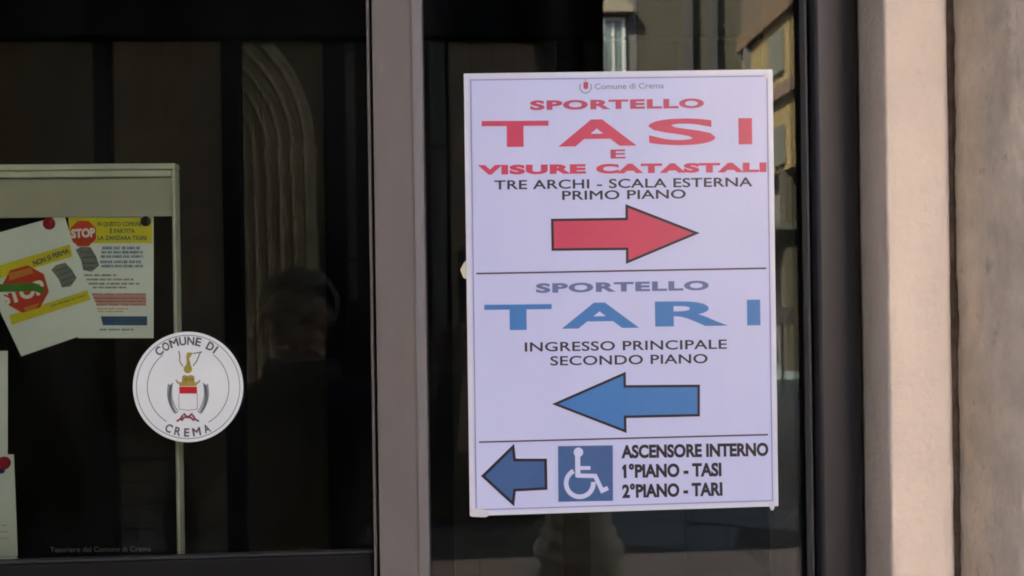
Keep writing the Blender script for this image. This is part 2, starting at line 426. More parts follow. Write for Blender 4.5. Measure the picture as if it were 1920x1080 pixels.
xc0 = X(1797.5, Yw)
profile('crack_filler', [(xe-0.003, Yw+0.006), (xe+0.0008, Yw+0.0015), (xe+0.0025, Yw+0.003), (xc0+0.002, Yw+0.002)], 0, 3.6, pmat('crack_dirt', (0.16,0.10,0.06), 0.95, var=0.6, vscale=60), wall, nz=500, jit=0.0022, jscale=70)

# engaged stone column at the right edge
col = root('engaged_column', (xe+0.25, Yw, 0), 'rough grey brown stone half column at the right edge beyond the crack', 'column')
Rc = 0.11; prof = [(xc0, Yw+0.05), (xc0, Yw+0.02)]
for k in range(40):
    a = PI - k/39*PI
    prof.append((xc0+Rc+Rc*math.cos(a), Yw+0.007-Rc*math.sin(a)))
profile('shaft', prof, 0, 3.6, M['stone'], col, nz=220, jit=0.0016, smooth=True, jscale=16)
box('backing_wall', (xe+0.03, Yw+0.03, 0), (9, 0.3, 3.6), M['plaster'], wall)

# metal post right
jy = lambda px, y: (X(px, y), y)
post = root('door_post', (X(1560,0), 0, 0), 'dark rounded metal post between the poster window and the beige wall', 'post')
pp = [(X(1533,-0.022), 0.03), (X(1533,-0.022), -0.021)]
x0, x1 = X(1534,-0.024), X(1612,-0.004)
for k in range(13):
    a = k/12*PI/2
    pp.append((x0+(x1-x0)*math.sin(a)**1.15, -0.0245+0.0215*(1-math.cos(a))))
pp.append((x1, 0.03))
profile('rounded_casing', pp, ZB, ZT, M['dark_metal'], post, smooth=True)
profile('glazing_bead', [(X(1515.5,-.012),0.0),(X(1515.5,-.012),-0.011),(X(1516.5,-.012),-0.012),(X(1519.5,-.012),-0.012),(X(1520.5,-.012),-0.011),(X(1520.5,-.012),0.0)], ZB, ZT, M['bronze'], post)
box('gasket', (X(1511.5,-.004), -0.004, ZB), (X(1515.2,-.004), 0.02, ZT), M['gasket'], post)
box('inner_channel', (X(1520.8,-.006), -0.006, ZB), (X(1532.8,-.006), 0.02, ZT), M['dark_metal'], post)
box('shadow_gap', (x1+0.0003, -0.0012, ZB), (xr0-0.0002, 0.02, ZT), M['gasket'], post)

# mullion between the panes
mul = root('mullion', (X(750,0), 0, 0), 'mauve grey anodised metal mullion between the two glass panes', 'mullion')
profile('face', [(X(704.5,-.022),0.02),(X(704.5,-.022),-0.0215),(X(705.2,-.022),-0.0222),(X(777,-.022),-0.0222),(X(778,-.022),-0.0232),(X(780,-.023),-0.0232),(X(781.5,-.022),-0.0215)], ZB, ZT, M['bronze'], mul)
profile('bevelled_edge', [(X(781.7,-.0212),-0.0210),(X(796.5,-.014),-0.0135),(X(797.5,-.013),-0.011),(X(797.5,-.013),0.0)], ZB, ZT, M['bronze'], mul)
profile('outer_lip', [(X(693.8,-.016),0.0),(X(693.8,-.016),-0.0155),(X(694.6,-.016),-0.016),(X(698.8,-.016),-0.016),(X(699.4,-.016),-0.0155),(X(699.4,-.016),0.0)], ZB, ZT, M['bronze'], mul)
box('groove', (X(699.6,-.008), -0.008, ZB), (X(704.3,-.008), 0.0, ZT), M['groove'], mul)
box('gasket', (X(797.8,-.003), -0.003, ZB), (X(801,-.003), 0.0, ZT), M['gasket'], mul)

# bottom rail of the left door, glass panes
zr = Z(1040, -0.014)+0.0
zrL = W(350, 1037.5, 0.0).z-0.003
rail = root('door_bottom_rail', (-0.5, -0.01, zrL-0.1), 'black door rail low under the left pane with a paler upper edge', 'door rail')
box('rail_body', (-1.4, -0.007, zrL-0.16), (X(693,-.007), 0.006, zrL-0.0006), M['rail'], rail, bevel=0.002)
box('upper_edge', (-1.4, -0.0068, zrL), (X(692.5,-.007), -0.0004, zrL+0.003), M['dark_metal'], rail, bevel=0.0008)
gl = box('window_pane', (-1.45, 0.0, zrL+0.0035), (X(693.3,0), 0.006, ZT), M['glass'])
tag(gl, 'dark left glass pane in front of the notice board', 'window pane')
gr = box('window_pane', (X(798,0), 0.0, 0.06), (X(1515,0), 0.006, ZT), M['glass'])
tag(gr, 'right glass pane that carries the white direction poster', 'window pane')
box('kick_panel', (-1.45, 0.0, 0.0), (X(693,0), 0.03, zrL-0.165), M['rail'], rail)
tr_ = box('transom', (-1.5, -0.03, ZT+0.002), (xr0+0.02, 0.25, 3.6), M['dark_metal'])
tag(tr_, 'dark metal transom over both panes above the poster', 'transom')
jl = box('left_wall', (-6, -0.06, 0), (-1.46, 0.3, 3.6), M['arcade_wall']); jl['kind'] = 'structure'

# ------------------------------------------------------------------ room behind the glass
rm = root('interior_room', (0, 2, 0)); rm['kind'] = 'structure'
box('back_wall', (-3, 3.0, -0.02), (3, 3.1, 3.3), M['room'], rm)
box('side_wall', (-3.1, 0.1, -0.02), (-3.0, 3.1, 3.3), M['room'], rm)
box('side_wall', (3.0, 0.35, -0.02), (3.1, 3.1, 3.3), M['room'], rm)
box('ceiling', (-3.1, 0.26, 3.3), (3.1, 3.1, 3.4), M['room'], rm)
# inner partition with tall brown panels seen dimly through the glass
Yp = 0.75
pt = root('inner_partition', (0, Yp, 0), 'dim inner partition of dark posts and tall brown panels behind the glass', 'partition')
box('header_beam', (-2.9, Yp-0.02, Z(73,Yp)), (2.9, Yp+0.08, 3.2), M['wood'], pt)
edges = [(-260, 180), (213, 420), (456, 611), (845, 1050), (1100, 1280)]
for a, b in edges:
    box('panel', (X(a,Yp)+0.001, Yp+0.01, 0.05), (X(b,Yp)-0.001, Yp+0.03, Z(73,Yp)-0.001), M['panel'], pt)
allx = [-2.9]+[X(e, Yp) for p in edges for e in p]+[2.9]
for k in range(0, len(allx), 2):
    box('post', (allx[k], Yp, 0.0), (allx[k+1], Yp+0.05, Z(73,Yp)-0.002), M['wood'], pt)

# notice board behind the left pane
Yb = 0.05
nb_ = root('notice_board', (X(100,Yb), Yb, Z(1060,Yb)), 'pale green framed notice board with black backing behind the left pane', 'notice board')
def bx(px0, py0, px1, py1, y0, y1): return (X(px0,y0), y0, W(px0 if px0 > -100 else 150, py0, y0).z), (X(px1,y0), y1, W(px0 if px0 > -100 else 150, py1, y0).z)
xl = X(-420, Yb); xrb = X(331.5, Yb); zt = W(160,307,Yb).z; zb = W(200,1085,Yb).z
fw = X(331.5,Yb)-X(320,Yb)
box('backing', (xl, Yb+0.014, zb), (xrb-0.002, Yb+0.02, zt-0.002), M['board_back'], nb_)
box('frame_top', (xl, Yb, W(160,318,Yb).z), (xrb, Yb+0.013, zt), M['board_frame'], nb_, bevel=0.001)
box('frame_top_lip', (xl, Yb+0.003, W(160,331,Yb).z), (xrb-fw*0.85, Yb+0.012, W(160,318.8,Yb).z), M['board_frame'], nb_, bevel=0.001)
box('frame_side', (xrb-fw*0.42, Yb-0.001, zb), (xrb, Yb+0.0125, W(160,318.6,Yb).z), M['board_frame'], nb_, bevel=0.001)
box('frame_side_lip', (xrb-fw*0.82, Yb+0.003, zb), (xrb-fw*0.5, Yb+0.012, W(160,331,Yb).z), M['board_frame'], nb_, bevel=0.001)
box('header_strip', (xl, Yb+0.008, W(160,405,Yb).z), (xrb-fw*0.84, Yb+0.0135, W(160,332.5,Yb).z), M['board_head'], nb_)
text('lettering', 'Tesoriere del Comune di Crema', (94,1035.5), (283,1033.5), 9.5, Yb+0.0132, M['pale_grey'], nb_, bold=0.008)

# leaflets
def sheet(name, corners, y, lab, cat='leaflet'):
    c = W(sum(p[0] for p in corners)/4, max(p[1] for p in corners), y)
    r = root(name, c, lab, cat)
    poly('sheet', corners, y, M['sheet'], r)
    return r
def frame_map(o, ux, uy):     # local paper frame in pixels
    o = Vector(o); ux = Vector(ux); uy = Vector(uy)
    return lambda u, v: tuple(o+ux*u+uy*v)
def bars(name, fm, rows, y, mat, parent, h=3.2, gap=0.16):
    ps = []
    for (u0, u1, v) in rows:
        u = u0
        while u < u1:
            L = random.uniform(6, 22); e = min(u+L, u1); q = u
            while q < e:
                w_ = random.uniform(0.8, 2.4); hh = h*random.choice((0.75, 0.8, 0.85, 1.0)); off = 0
                ps.append(([fm(q, v+off), fm(min(q+w_, e+.5), v+off)], hh)); q += w_+random.uniform(0.4, 0.9)
            u = e+random.uniform(2, 3.5)
    return lines(name, ps, y, mat, parent)
# straight leaflet
y2 = Yb+0.0122
L2 = sheet('leaflet', [(128,405),(288,405),(288,634),(146,634)], y2, 'straight leaflet with yellow heading, red STOP sign and blue text, pinned at its right corner')
e = 0.00015
poly('yellow_heading', [(128,408),(285,408),(285,456),(132,456)], y2-e, M['yellow'], L2)
text('heading_text', 'IN QUESTO COMUNE', (183,424), (266,424), 8, y2-2*e, M['ltext'], L2, bold=0.03)
text('heading_text', 'È PARTITA', (206,437), (253,437), 8, y2-2*e, M['ltext'], L2, bold=0.03)
text('heading_text', 'LA ZANZARA TIGRE', (183,450), (276,450), 8, y2-2*e, M['ltext'], L2, bold=0.03)
def octagon(cx, cy, rx, ry, rot=0): return [(cx+rx*math.cos(math.radians(22.5+45*k+rot)), cy+ry*math.sin(math.radians(22.5+45*k+rot))) for k in range(8)]
sg = poly('stop_sign', octagon(156,438,26,26), y2-2*e, M['lred'], L2)
text('stop_text', 'STOP', (134,447), (179,444), 17, y2-3*e, M['sheet'], L2, bold=0.05)
def bug(parent, y, fm):
    """dark striped insect drawing"""
    poly('drawing', [fm(0,6), fm(10,0), fm(28,0), fm(38,16), fm(44,34), fm(30,46), fm(14,44), fm(10,26)], y, M['lgrey'], parent)
    lines('drawing_stripes', [([fm(8,10), fm(30,9)], 2.5), ([fm(12,20), fm(38,18)], 2.5), ([fm(14,31), fm(42,29)], 2.5), ([fm(16,40), fm(36,39)], 2.5)], y-e, M['ltext'], parent)
bug(L2, y2-e, frame_map((142,462), (1,0.05), (0,1)))
bars('blue_text', lambda u,v: (u,v), [(192,262,465),(190,268,473),(189,268,481),(188,266,491),(190,268,499)], y2-e, M['lblue'], L2, h=6.2)
bars('black_text', lambda u,v: (u,v), [(158,218,516),(162,250,524),(166,262,532),(174,236,539)], y2-e, M['ltext'], L2, h=4.2)
poly('pink_band', [(172,551),(274,551),(274,572),(182,572)], y2-e, M['lpink'], L2)
bars('red_text', lambda u,v: (u,v), [(172,274,551),(174,272,559),(177,274,565),(180,274,572)], y2-2*e, M['pin_red'], L2, h=2.2)
bars('pale_text', lambda u,v: (u,v), [(182,240,579),(184,232,584)], y2-e, M['lorange'], L2, h=3)
poly('blue_band', [(189,593),(276,593),(276,610),(193,610)], y2-e, M['lnavy'], L2)
bars('blue_band_text', lambda u,v: (u,v), [(200,264,598),(200,260,605)], y2-2*e, M['lblue'], L2, h=2)
bars('foot_text', lambda u,v: (u,v), [(186,250,618)], y2-e, M['lblue'], L2, h=4)
# tilted leaflet in front of it
y1 = Yb+0.0105
L1 = sheet('leaflet', [(-62,453),(120,402),(188,617),(40,668)], y1, 'tilted leaflet with two yellow bands and a large red STOP sign crossed by green')
ang = math.atan2(51, -182)
f1 = frame_map((120,402), (-0.963,0.270), (0.302,0.953))   # u to the left, v downwards along the sheet
poly('yellow_band', [f1(0,62), f1(0,84), f1(200,84), f1(200,62)][0:4] if False else [(131,458),(136,481),(-30,531),(-36,508)], y1-e, M['yellow'], L1)
poly('yellow_band', [(164,544),(170,562),(22,609),(17,591)], y1-e, M['yellow'], L1)
text('band_text', 'NON SI FERMA', (64,499), (131,474), 10, y1-2*e, M['ltext'], L1, bold=0.04)
bars('band_text', frame_map((95,574), (0.95,-0.30), (0.3,0.95)), [(0,68,0)], y1-2*e, M['ltext'], L1, h=3)
sg = poly('stop_sign', octagon(47,542,45,45,-16), y1-2*e, M['lred'], L1)
poly('orange_glare', [(16,512),(58,502),(62,512),(18,526)], y1-3*e, M['lorange'], L1)
text('stop_text', 'STOP', (5,575), (87,549), 27, y1-3*e, M['sheet'], L1, bold=0.05)
poly('green_stroke', [(-20,534),(30,531),(64,530),(84,540),(80,552),(66,546),(30,547),(-20,548)], y1-4*e, M['lgreen'], L1)
poly('orange_glare', [(44,577),(74,568),(66,580),(48,584)], y1-2.5*e, M['lorange'], L1)
bug(L1, y1-e, frame_map((95,500), (0.97,-0.27), (0.18,0.98)))
y3 = Yb+0.0125
L3 = sheet('leaflet', [(-70,658),(14.5,658),(14.5,862),(-70,862)], y3, 'plain pale leaflet at the left edge, behind the lowest one')
y4 = Yb+0.0108
L4 = sheet('leaflet', [(-60,852),(26,852),(34,1058),(-60,1058)], y4, 'lowest pale leaflet at the left edge held by a red pin')
bars('faint_text', lambda u,v: (u,v), [(-20,12,985),(-20,14,997),(-20,16,1010)], y4-e, M['lpink'], L4, h=3)
def pin(px, py, r, mat, y, lab):
    c = W(px, py, y)
    bm = bmesh.new(); bmesh.ops.create_uvsphere(bm, u_segments=16, v_segments=8, radius=r)
    for vv in bm.verts: vv.co.y *= 0.45
    me = bpy.data.meshes.new('pin'); bm.to_mesh(me); bm.free()
    for p in me.polygons: p.use_smooth = True
    o = link('drawing_pin', me, mat, None, c); tag(o, lab, 'pin', 'pins on the notice board'); return o
mm = 1/ (FPX/ (Yb+0.77))
pin(92, 419, 11.5*mm, M['pin_red'], y1-0.002, 'red pin at the top of the tilted leaflet')
pin(273, 415, 9.5*mm, M['pin_black'], y2-0.002, 'black pin in the right corner of the straight leaflet')
pin(8, 868, 12*mm, M['pin_red'], y4-0.002, 'red pin on the lowest leaflet at the left edge')
pin(3, 882, 6*mm, M['pin_blue'], y4-0.0015, 'small blue pin just under the red pin at the left edge')

# ------------------------------------------------------------------ the poster
YP = -0.0016
po = root('poster', W(1165, 965, YP), 'large white direction poster with red and blue arrows taped to the glass', 'poster')
v, f = [], []
tl, trr, br, bl_ = (869.5,138), (1448.5,130), (1459.5,949), (881,967.5)
q = [W(*p, YP) for p in (tl, trr, br, bl_)]
vv = [tuple(p) for p in q]+[tuple(p+Vector((0,0.0009,0))) for p in q]
link('laminate_sheet', mesh_from(vv, [(0,1,2,3),(7,6,5,4),(0,4,5,1),(1,5,6,2),(2,6,7,3),(3,7,4,0)], base_of(po)), M['laminate'], po)
d = 0.00018
poly('printed_sheet', [(878,146),(1441,138.5),(1452,942),(890,960)], YP-d, M['paper'], po)
line('border_line', [(882.5,150),(1438,142.5),(1448.5,938.5),(893,956)], 2.6, YP-2*d, M['border'], po, closed=True)
yp = YP-2*d
def T(s, p0, p1, h, mat, bold=0.0, space=1.0, nm='lettering'): return text(nm, s, p0, p1, h, yp, M[mat], po, bold, space)
T('Comune di Crema', (1115,167.5), (1245,165.5), 10.5, 'grey', 0.012)
# small crest at the head
cr_ = line('small_crest', [(1088,157),(1087,165),(1091,172),(1098,175),(1105,172),(1109,165),(1108,157)], 2.2, yp, M['grey'], po)
poly('crest_shield', [(1094,154),(1103,154),(1103,165),(1098.5,168),(1094,165)], yp-d, M['red_soft'], cr_)
line('crest_top', [(1098.5,147),(1098.5,154)], 3, yp-d, M['lpink'], cr_)
T('SPORTELLO', (994,206.5), (1320,202.5), 18, 'red_soft', 0.05, 1.12)
for ch, a, b, h in (('T',(903.5,276),(1029,275),49), ('A',(1047,275),(1194,273),50), ('S',(1216,272.3),(1342,271),49), ('I',(1385,270.5),(1410.5,270.2),49)):
    T(ch, a, b, h, 'red', 0.030, nm='large_letter')
T('E', (1145,297.5), (1173,297), 17, 'red_soft', 0.03)
T('VISURE CATASTALI', (896,327.5), (1437,322.5), 18, 'red', 0.062, 1.1)
T('TRE ARCHI - SCALA ESTERNA', (927,355.5), (1411,349.5), 17.2, 'ink', 0.018, 1.04)
T('PRIMO PIANO', (1054,375), (1286,372), 17, 'ink', 0.018, 1.04)
def arrow(pts, fill, w=4.8):
    o = poly('arrow', pts, yp, M[fill], po); line('arrow_outline', pts, w, yp-d, M['black'], o, closed=True); return o
arrow([(1035.5,412.5),(1175,410.5),(1175,386),(1306,437),(1176,491.5),(1176,466.5),(1036.5,468)], 'red')
line('divider', [(893,513),(1437,503)], 3.2, yp, M['rule'], po)
T('SPORTELLO', (1005,549.5), (1329,544), 18, 'blue_soft', 0.05, 1.12)
for ch, a, b, h in (('T',(908.5,619.5),(1035,618),48), ('A',(1053,616.5),(1198.5,614.5),48), ('R',(1228.5,612.5),(1365,610.5),47), ('I',(1401,610.2),(1426,609.8),48)):
    T(ch, a, b, h, 'blue', 0.030, nm='large_letter')
T('INGRESSO PRINCIPALE', (984,659.5), (1363,654), 17.5, 'ink', 0.016, 1.04)
T('SECONDO PIANO', (1032,685.5), (1327,681), 17.5, 'ink', 0.016, 1.04)
arrow([(1041,757.5),(1171,700.5),(1171.5,724.5),(1310,723.5),(1310,778.5),(1172,781.5),(1172.5,808.5)], 'blue')
line('divider', [(898,829),(1440,815)], 3.0, yp, M['rule'], po)
arrow([(905.5,892.5),(962,837.5),(965,862.5),(1023,862.5),(1024,916),(965,919),(962,944.5)], 'blue_dark', 5.2)
pn = poly('access_panel', [(1039,833),(1156,831),(1158,942),(1041,944)], yp, M['halo'], po)
poly('access_sign', [(1046,836.5),(1149,835),(1149.5,939),(1047,941)], yp-d, M['blue_dark'], pn)
sym = []
cx, cy, rr = 1087, 906, 25.5
arc = [(cx+rr*math.cos(math.radians(t)), cy+rr*1.0*math.sin(math.radians(t))) for t in range(-117, -371, -8)]
sym.append((arc, 8.6))
sym += [([(1083,846),(1083.5,894)], 9.5), ([(1083,877.5),(1107,877.5)], 7.0), ([(1080,891.5),(1116,892.5),(1129,920),(1140,915)], 8.0)]
lines('wheelchair_symbol', sym, yp-2*d, M['symbol'], pn)
poly('symbol_head', [(1084.5+9*math.cos(k*PI/9), 848+9*math.sin(k*PI/9)) for k in range(18)], yp-3*d, M['symbol'], pn)
T('ASCENSORE INTERNO', (1165,859.5), (1441,855), 25, 'black', 0.046, 1.0)
T('1°PIANO - TASI', (1167,896.5), (1353,893), 25.5, 'black', 0.046, 1.0)
T('2°PIANO - TARI', (1167,934), (1355,929.5), 25.5, 'black', 0.046, 1.0)
# tape
def tape(pts, mat, lab):
    c = W(pts[0][0], pts[0][1], YP-0.0006)
    b = W(sum(p[0] for p in pts)/len(pts), max(p[1] for p in pts), YP)
    r = root('tape_piece', b, lab, 'tape', 'tape holding the poster')
    poly('strip', pts, YP-0.0006 if mat == 'tape_clear' else YP+0.0012, M[mat], r); return r
tape([(881,952),(915,957),(916,967),(911,970),(884,969),(881,960)], 'tape_clear', 'whitish tape piece under the lower left corner of the poster')
tape([(1442,944),(1453,943),(1452,952),(1449.5,957),(1445.5,957),(1443,950)], 'tape_clear', 'tiny whitish tape end at the lower right corner of the poster')
tape([(880,484),(870,492),(863,506),(869,521),(881,526)], 'tape', 'yellowed tape corner peeking out at the left edge of the poster')
tape([(1430,136),(1440,137),(1441,147),(1434,146)], 'tape_clear', 'tiny clear tape mark in the upper right corner of the poster')

# ------------------------------------------------------------------ round sticker
YS = -0.0006
st = root('round_sticker', W(352.5, 829, YS), 'round white municipal crest sticker low on the left pane', 'sticker')
def circ(cx, cy, r, n=72, a0=0, a1=360): return [(cx+r*math.cos(math.radians(a0+(a1-a0)*k/n)), cy+r*math.sin(math.radians(a0+(a1-a0)*k/n))) for k in range(n+(0 if a1-a0 == 360 else 1))]
CX, CY = 352.7, 725.5
poly('disc', circ(CX, CY, 103.5, 96), YS, M['sticker'], st)
ys = YS-0.00015
line('outer_ring', circ(CX, CY, 97), 1.6, ys, M['ring_ink'], st, closed=True)
line('inner_ring', circ(CX, CY, 76.5, 40, -52, 60), 1.7, ys, M['ring_ink'], st)
line('inner_ring', circ(CX, CY, 76.5, 40, 122, 232), 1.7, ys, M['ring_ink'], st)
arc_text('ring_text', 'COMUNE DI', CX, CY, 78.5, -39, 36.5, 16, 14.5, ys, M['sticker_ink'], st, bold=0.03)
arc_text('ring_text', 'CREMA', CX, CY, 77.5, 205, 156, 16, 13.5, ys, M['sticker_ink'], st, bold=0.03, inward=True)
em = root('crest', W(CX, CY+50, ys)); em.parent = st; em.location = W(CX, CY+50, ys)-Vector(st.location)
class _E: pass
def ep(fn, *a):
    """crest pieces hang under the crest"""
    return fn(*a, em)
ep(poly, 'shield_chief', [(336,725),(369.5,725),(369.5,738),(336,738)], ys, M['flag_red'])
ep(line, 'shield_outline', [(335.5,738.5),(335.5,767),(352,769.5),(370,767),(370,738.5)], 1.1, ys, M['ring_ink'])
ep(poly, 'crown', [(337,724),(334,716),(341,717),(342,705),(346,703),(352,705),(358,703),(364,705),(365,717),(371,716),(368.5,724)], ys, M['gold'])
ep(poly, 'crown_ball', circ(352.3, 692, 8, 16), ys, M['gold'])
ep(poly, 'deer_neck', [(347,689),(350,680),(349,668),(351,661),(362,661),(359,666),(355,672),(357,681),(358,689)], ys, M['gold'])
v_, f_ = [], []
for pth, w_ in (([(343,687),(337,678),(337,666),(335,658)], 2), ([(362,686),(369,677),(374,664),(377,660),(362,663)], 2),
                ([(330,712),(334,719)], 2.4), ([(375,713),(370,719)], 2.4), ([(342,712),(342,716)], 1.5), ([(347,709),(347,714),(351,709),(351,714)], 1.3), ([(356,709),(356,714),(361,709),(361,714)], 1.3)):
    strip_vf(pth, w_, ys-0.0001-len(v_)*1e-6, v_, f_)
o = link('gold_lines', mesh_from(v_, f_, base_of(em)), M['gold_dark'], em)
v_, f_ = [], []
for side in (-1, 1):
    for k in range(15):
        t = k/14
        x = 352.5+side*(33-14*(t**2)+5*math.sin(t*2.2)); y = 724+51*t
        for s2 in (-1, 1):
            strip_vf([(x, y), (x+side*s2*4.6, y-4.4+s2*0.9)], 2.3*(1-0.2*t), ys-len(v_)*6e-7, v_, f_)
    strip_vf([(352.5+side*(33-14*((k/8)**2)+5*math.sin(k/8*2.2)), 724+51*k/8) for k in range(9)], 1.8, ys-0.00025, v_, f_)
o = link('laurel_branches', mesh_from(v_, f_, base_of(em)), M['leaf'], em)
v_, f_ = [], []
for pth in ([(344,775),(352,783),(361,775)], [(343,778),(338,786),(331,790)], [(361,778),(366,786),(373,790)], [(340,789),(345,783),(352,781),(359,784),(364,789)]):
    strip_vf(pth, 3.6, ys-len(v_)*2e-6, v_, f_)
o = link('ribbon', mesh_from(v_, f_, base_of(em)), M['maroon'], em)

# ------------------------------------------------------------------ the arcade behind the photographer (seen as reflections)
mass = root('building_above', (0, 0, 3.6)); mass['kind'] = 'structure'
ZC = 6.3
box('arcade_ceiling', (-6.1, -3.05, ZC), (9, -0.03, ZC+0.15), M['arcade_ceiling'], mass)
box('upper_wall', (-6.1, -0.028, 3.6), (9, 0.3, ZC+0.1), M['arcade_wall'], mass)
box('unseen_end_wall', (-4.2, -3.0, -0.02), (-4.1, -0.07, ZC-0.001), M['arcade_ceiling'], mass)  # unseen wall added to hold back left light, pale to fill the reveal
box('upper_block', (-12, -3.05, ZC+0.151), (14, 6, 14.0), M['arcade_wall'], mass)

YC = -2.83
base_prof = [(0.0,0.0),(0.235,0.0),(0.235,0.14),(0.205,0.145),(0.222,0.165),(0.228,0.195),(0.218,0.225),(0.19,0.235),(0.178,0.255),(0.182,0.285),(0.203,0.295),(0.207,0.32),(0.195,0.345),(0.165,0.35),(0.163,0.375),(0.172,0.38),(0.172,0.40),(0.152,0.41),(0.150,0.42)]
HL, HR = 2.25, 4.1       # springing heights: low arches on the left, wide tall ones on the right
def shaft_prof(h): return [(0.150,0.42)]+[(0.150-0.018*(k/10)**1.5, 0.42+(h-0.67)*k/10) for k in range(1, 11)]
def cap_prof(h): return [(r_, z_-2.80+h) for r_, z_ in ((0.132,2.55),(0.15,2.57),(0.15,2.59),(0.136,2.61),(0.16,2.68),(0.2,2.73),(0.2,2.80),(0.0,2.80))]
xs = [MX(530, -YC), MX(1080, -YC)]
sp = xs[1]-xs[0]
xs = [xs[1]-3.9, xs[1], xs[1]+2.2, xs[1]+4.6]
lab = ['arcade column farthest left, behind the photographer', 'stone arcade column whose moulded base shows below the poster', 'arcade column at the street opening, right of the moulded base', 'last arcade column on the right towards the square']
for i, x in enumerate(xs):
    c = root('arcade_column', (x, YC, 0), lab[i], 'column', 'columns of the arcade behind the camera')
    lathe('column_base', base_prof, (x, YC), M['column_stone'], c)
    hh = HL if i <= 1 else HR
    lathe('shaft', shaft_prof(hh), (x, YC), M['column_stone'], c, seg=64)
    lathe('capital', cap_prof(hh), (x, YC), M['column_stone'], c)
def arch_ring(name, cxm, cz, r0, r1, y0, y1, mat, parent, n=28):
    v, f = [], []
    for k in range(n+1):
        a = PI*k/n
        for r in (r0, r1):
            for y in (y0, y1): v.append((cxm+r*math.cos(a), y, cz+r*math.sin(a)))
    for k in range(n):
        a = 4*k; b = a+4
        f += [(a,b,b+2,a+2), (a+1,a+3,b+3,b+1), (a,a+1,b+1,b), (a+2,b+2,b+3,a+3)]
    return link(name, mesh_from(v, f, base_of(parent)), mat, parent)
for i in range(len(xs)-1):
    cxm = (xs[i]+xs[i+1])/2; r = (xs[i+1]-xs[i])/2; hs = HL if i < 1 else HR
    a = root('stone_arch', (cxm, YC, hs), ['broad low moulded arch behind the photographer', 'tall arch opening towards the square', 'tall arch at the right end of the arcade'][i], 'arch', 'arches of the arcade behind the camera')
    for k in range(4):
        ra = r-0.13+0.05*k
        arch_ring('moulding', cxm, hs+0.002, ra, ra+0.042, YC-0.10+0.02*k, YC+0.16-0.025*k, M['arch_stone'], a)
    # spandrel wall above the arch
    v, f = [], []; n = 24; ro = r-0.13+0.20; ro = min(ro, r+0.07)
    for kk in range(n+1):
        t = PI*kk/n; px_ = cxm+ro*math.cos(t); pz = hs+0.002+ro*math.sin(t)
        px_ = max(xs[i], min(xs[i+1], px_))
        v += [(px_, YC+0.08, pz), (px_, YC+0.08, ZC+0.1 if r < 1.1 else max(ZC+0.1, 0)), (px_, YC-0.08, pz), (px_, YC-0.08, ZC+0.1)]
    for kk in range(n):
        a0 = 4*kk; f += [(a0,a0+4,a0+5,a0+1), (a0+2,a0+3,a0+7,a0+6), (a0,a0+2,a0+6,a0+4)]
    if i == 1: box('pier', (xs[1]-0.13, YC-0.085, HL+0.003), (xs[1]+0.13, YC+0.085, ZC+0.1), M['arcade_wall'], a)
    link('spandrel', mesh_from(v, f, base_of(a)), M['arcade_wall'], a)

# timber screen built into the low arch (dark posts and header, one brown boarded bay)
DS = 2.93; zs = MZ(75, DS, 500)
ts = root('timber_screen', (MX(440,DS), -DS, 0), 'dark timber screen with one brown boarded bay set into the low arch behind the photographer', 'screen')
box('header', (MX(-250,DS), -DS-0.06, zs), (MX(1046,DS), -DS, 4.1), M['screen_wood'], ts)
box('side_boarding', (MX(-250,DS), -DS-0.04, 0.0), (MX(212,DS), -DS, zs-0.003), M['screen_wood'], ts)
for a_, b_ in ((421, 455), (611, 648)):
    box('post', (MX(a_,DS), -DS-0.06, 0.0), (MX(b_,DS), -DS, zs-0.003), M['screen_wood'], ts)
wb = (MX(420,DS)-MX(213,DS))/4
for k in range(4):
    box('board', (MX(213,DS)+wb*k+0.001, -DS-0.03, MZ(840,DS)), (MX(213,DS)+wb*(k+1)-0.001, -DS-0.008, zs-0.003), M['screen_brown'], ts)
# dark wall across the lane on the left with a stone plinth in courses
YL = -4.55
lw = root('lane_wall', (-2, YL, 0), 'dark plastered wall with stone plinth courses reflected behind the photographer', 'wall')
xend = MX(1035, -YL)
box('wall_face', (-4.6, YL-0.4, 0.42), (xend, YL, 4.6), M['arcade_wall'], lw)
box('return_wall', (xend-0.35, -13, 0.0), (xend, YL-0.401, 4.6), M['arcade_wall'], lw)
me_b = None
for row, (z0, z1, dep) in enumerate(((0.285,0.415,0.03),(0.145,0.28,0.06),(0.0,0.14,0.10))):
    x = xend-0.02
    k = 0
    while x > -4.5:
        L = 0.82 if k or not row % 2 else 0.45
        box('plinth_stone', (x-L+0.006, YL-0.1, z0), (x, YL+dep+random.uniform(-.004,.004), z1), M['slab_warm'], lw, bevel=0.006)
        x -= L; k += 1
for i_, (pa, pb, pyb, lb) in enumerate(((810, 838, 742, 'pale drainpipe on the dark lane wall reflected left of the poster'), (652, 668, 560, 'thin drainpipe on the dark lane wall reflected beside the mullion'))):
    D4 = 4.45; xm = (MX(pa,D4)+MX(pb,D4))/2; rp = (MX(pb,D4)-MX(pa,D4))/2; zb_ = MZ(pyb, D4)
    dp = root('drainpipe', (xm, -D4, zb_), lb, 'drainpipe')
    lathe('pipe', [(rp*0.7, zb_), (rp, zb_+0.01), (rp, 4.55)], (xm, -D4), pmat('drainpipe_paint', (0.22,0.24,0.21), 0.7, var=0.2, vscale=10) if i_ == 0 else bpy.data.materials['drainpipe_paint'], dp, seg=24)
    for zc in (zb_+0.25, zb_+1.6):
        lathe('bracket', [(rp+0.001, zc), (rp+0.008, zc), (rp+0.008, zc+0.035), (rp+0.001, zc+0.035)], (xm, -D4), M['greyfac'], dp, seg=24)
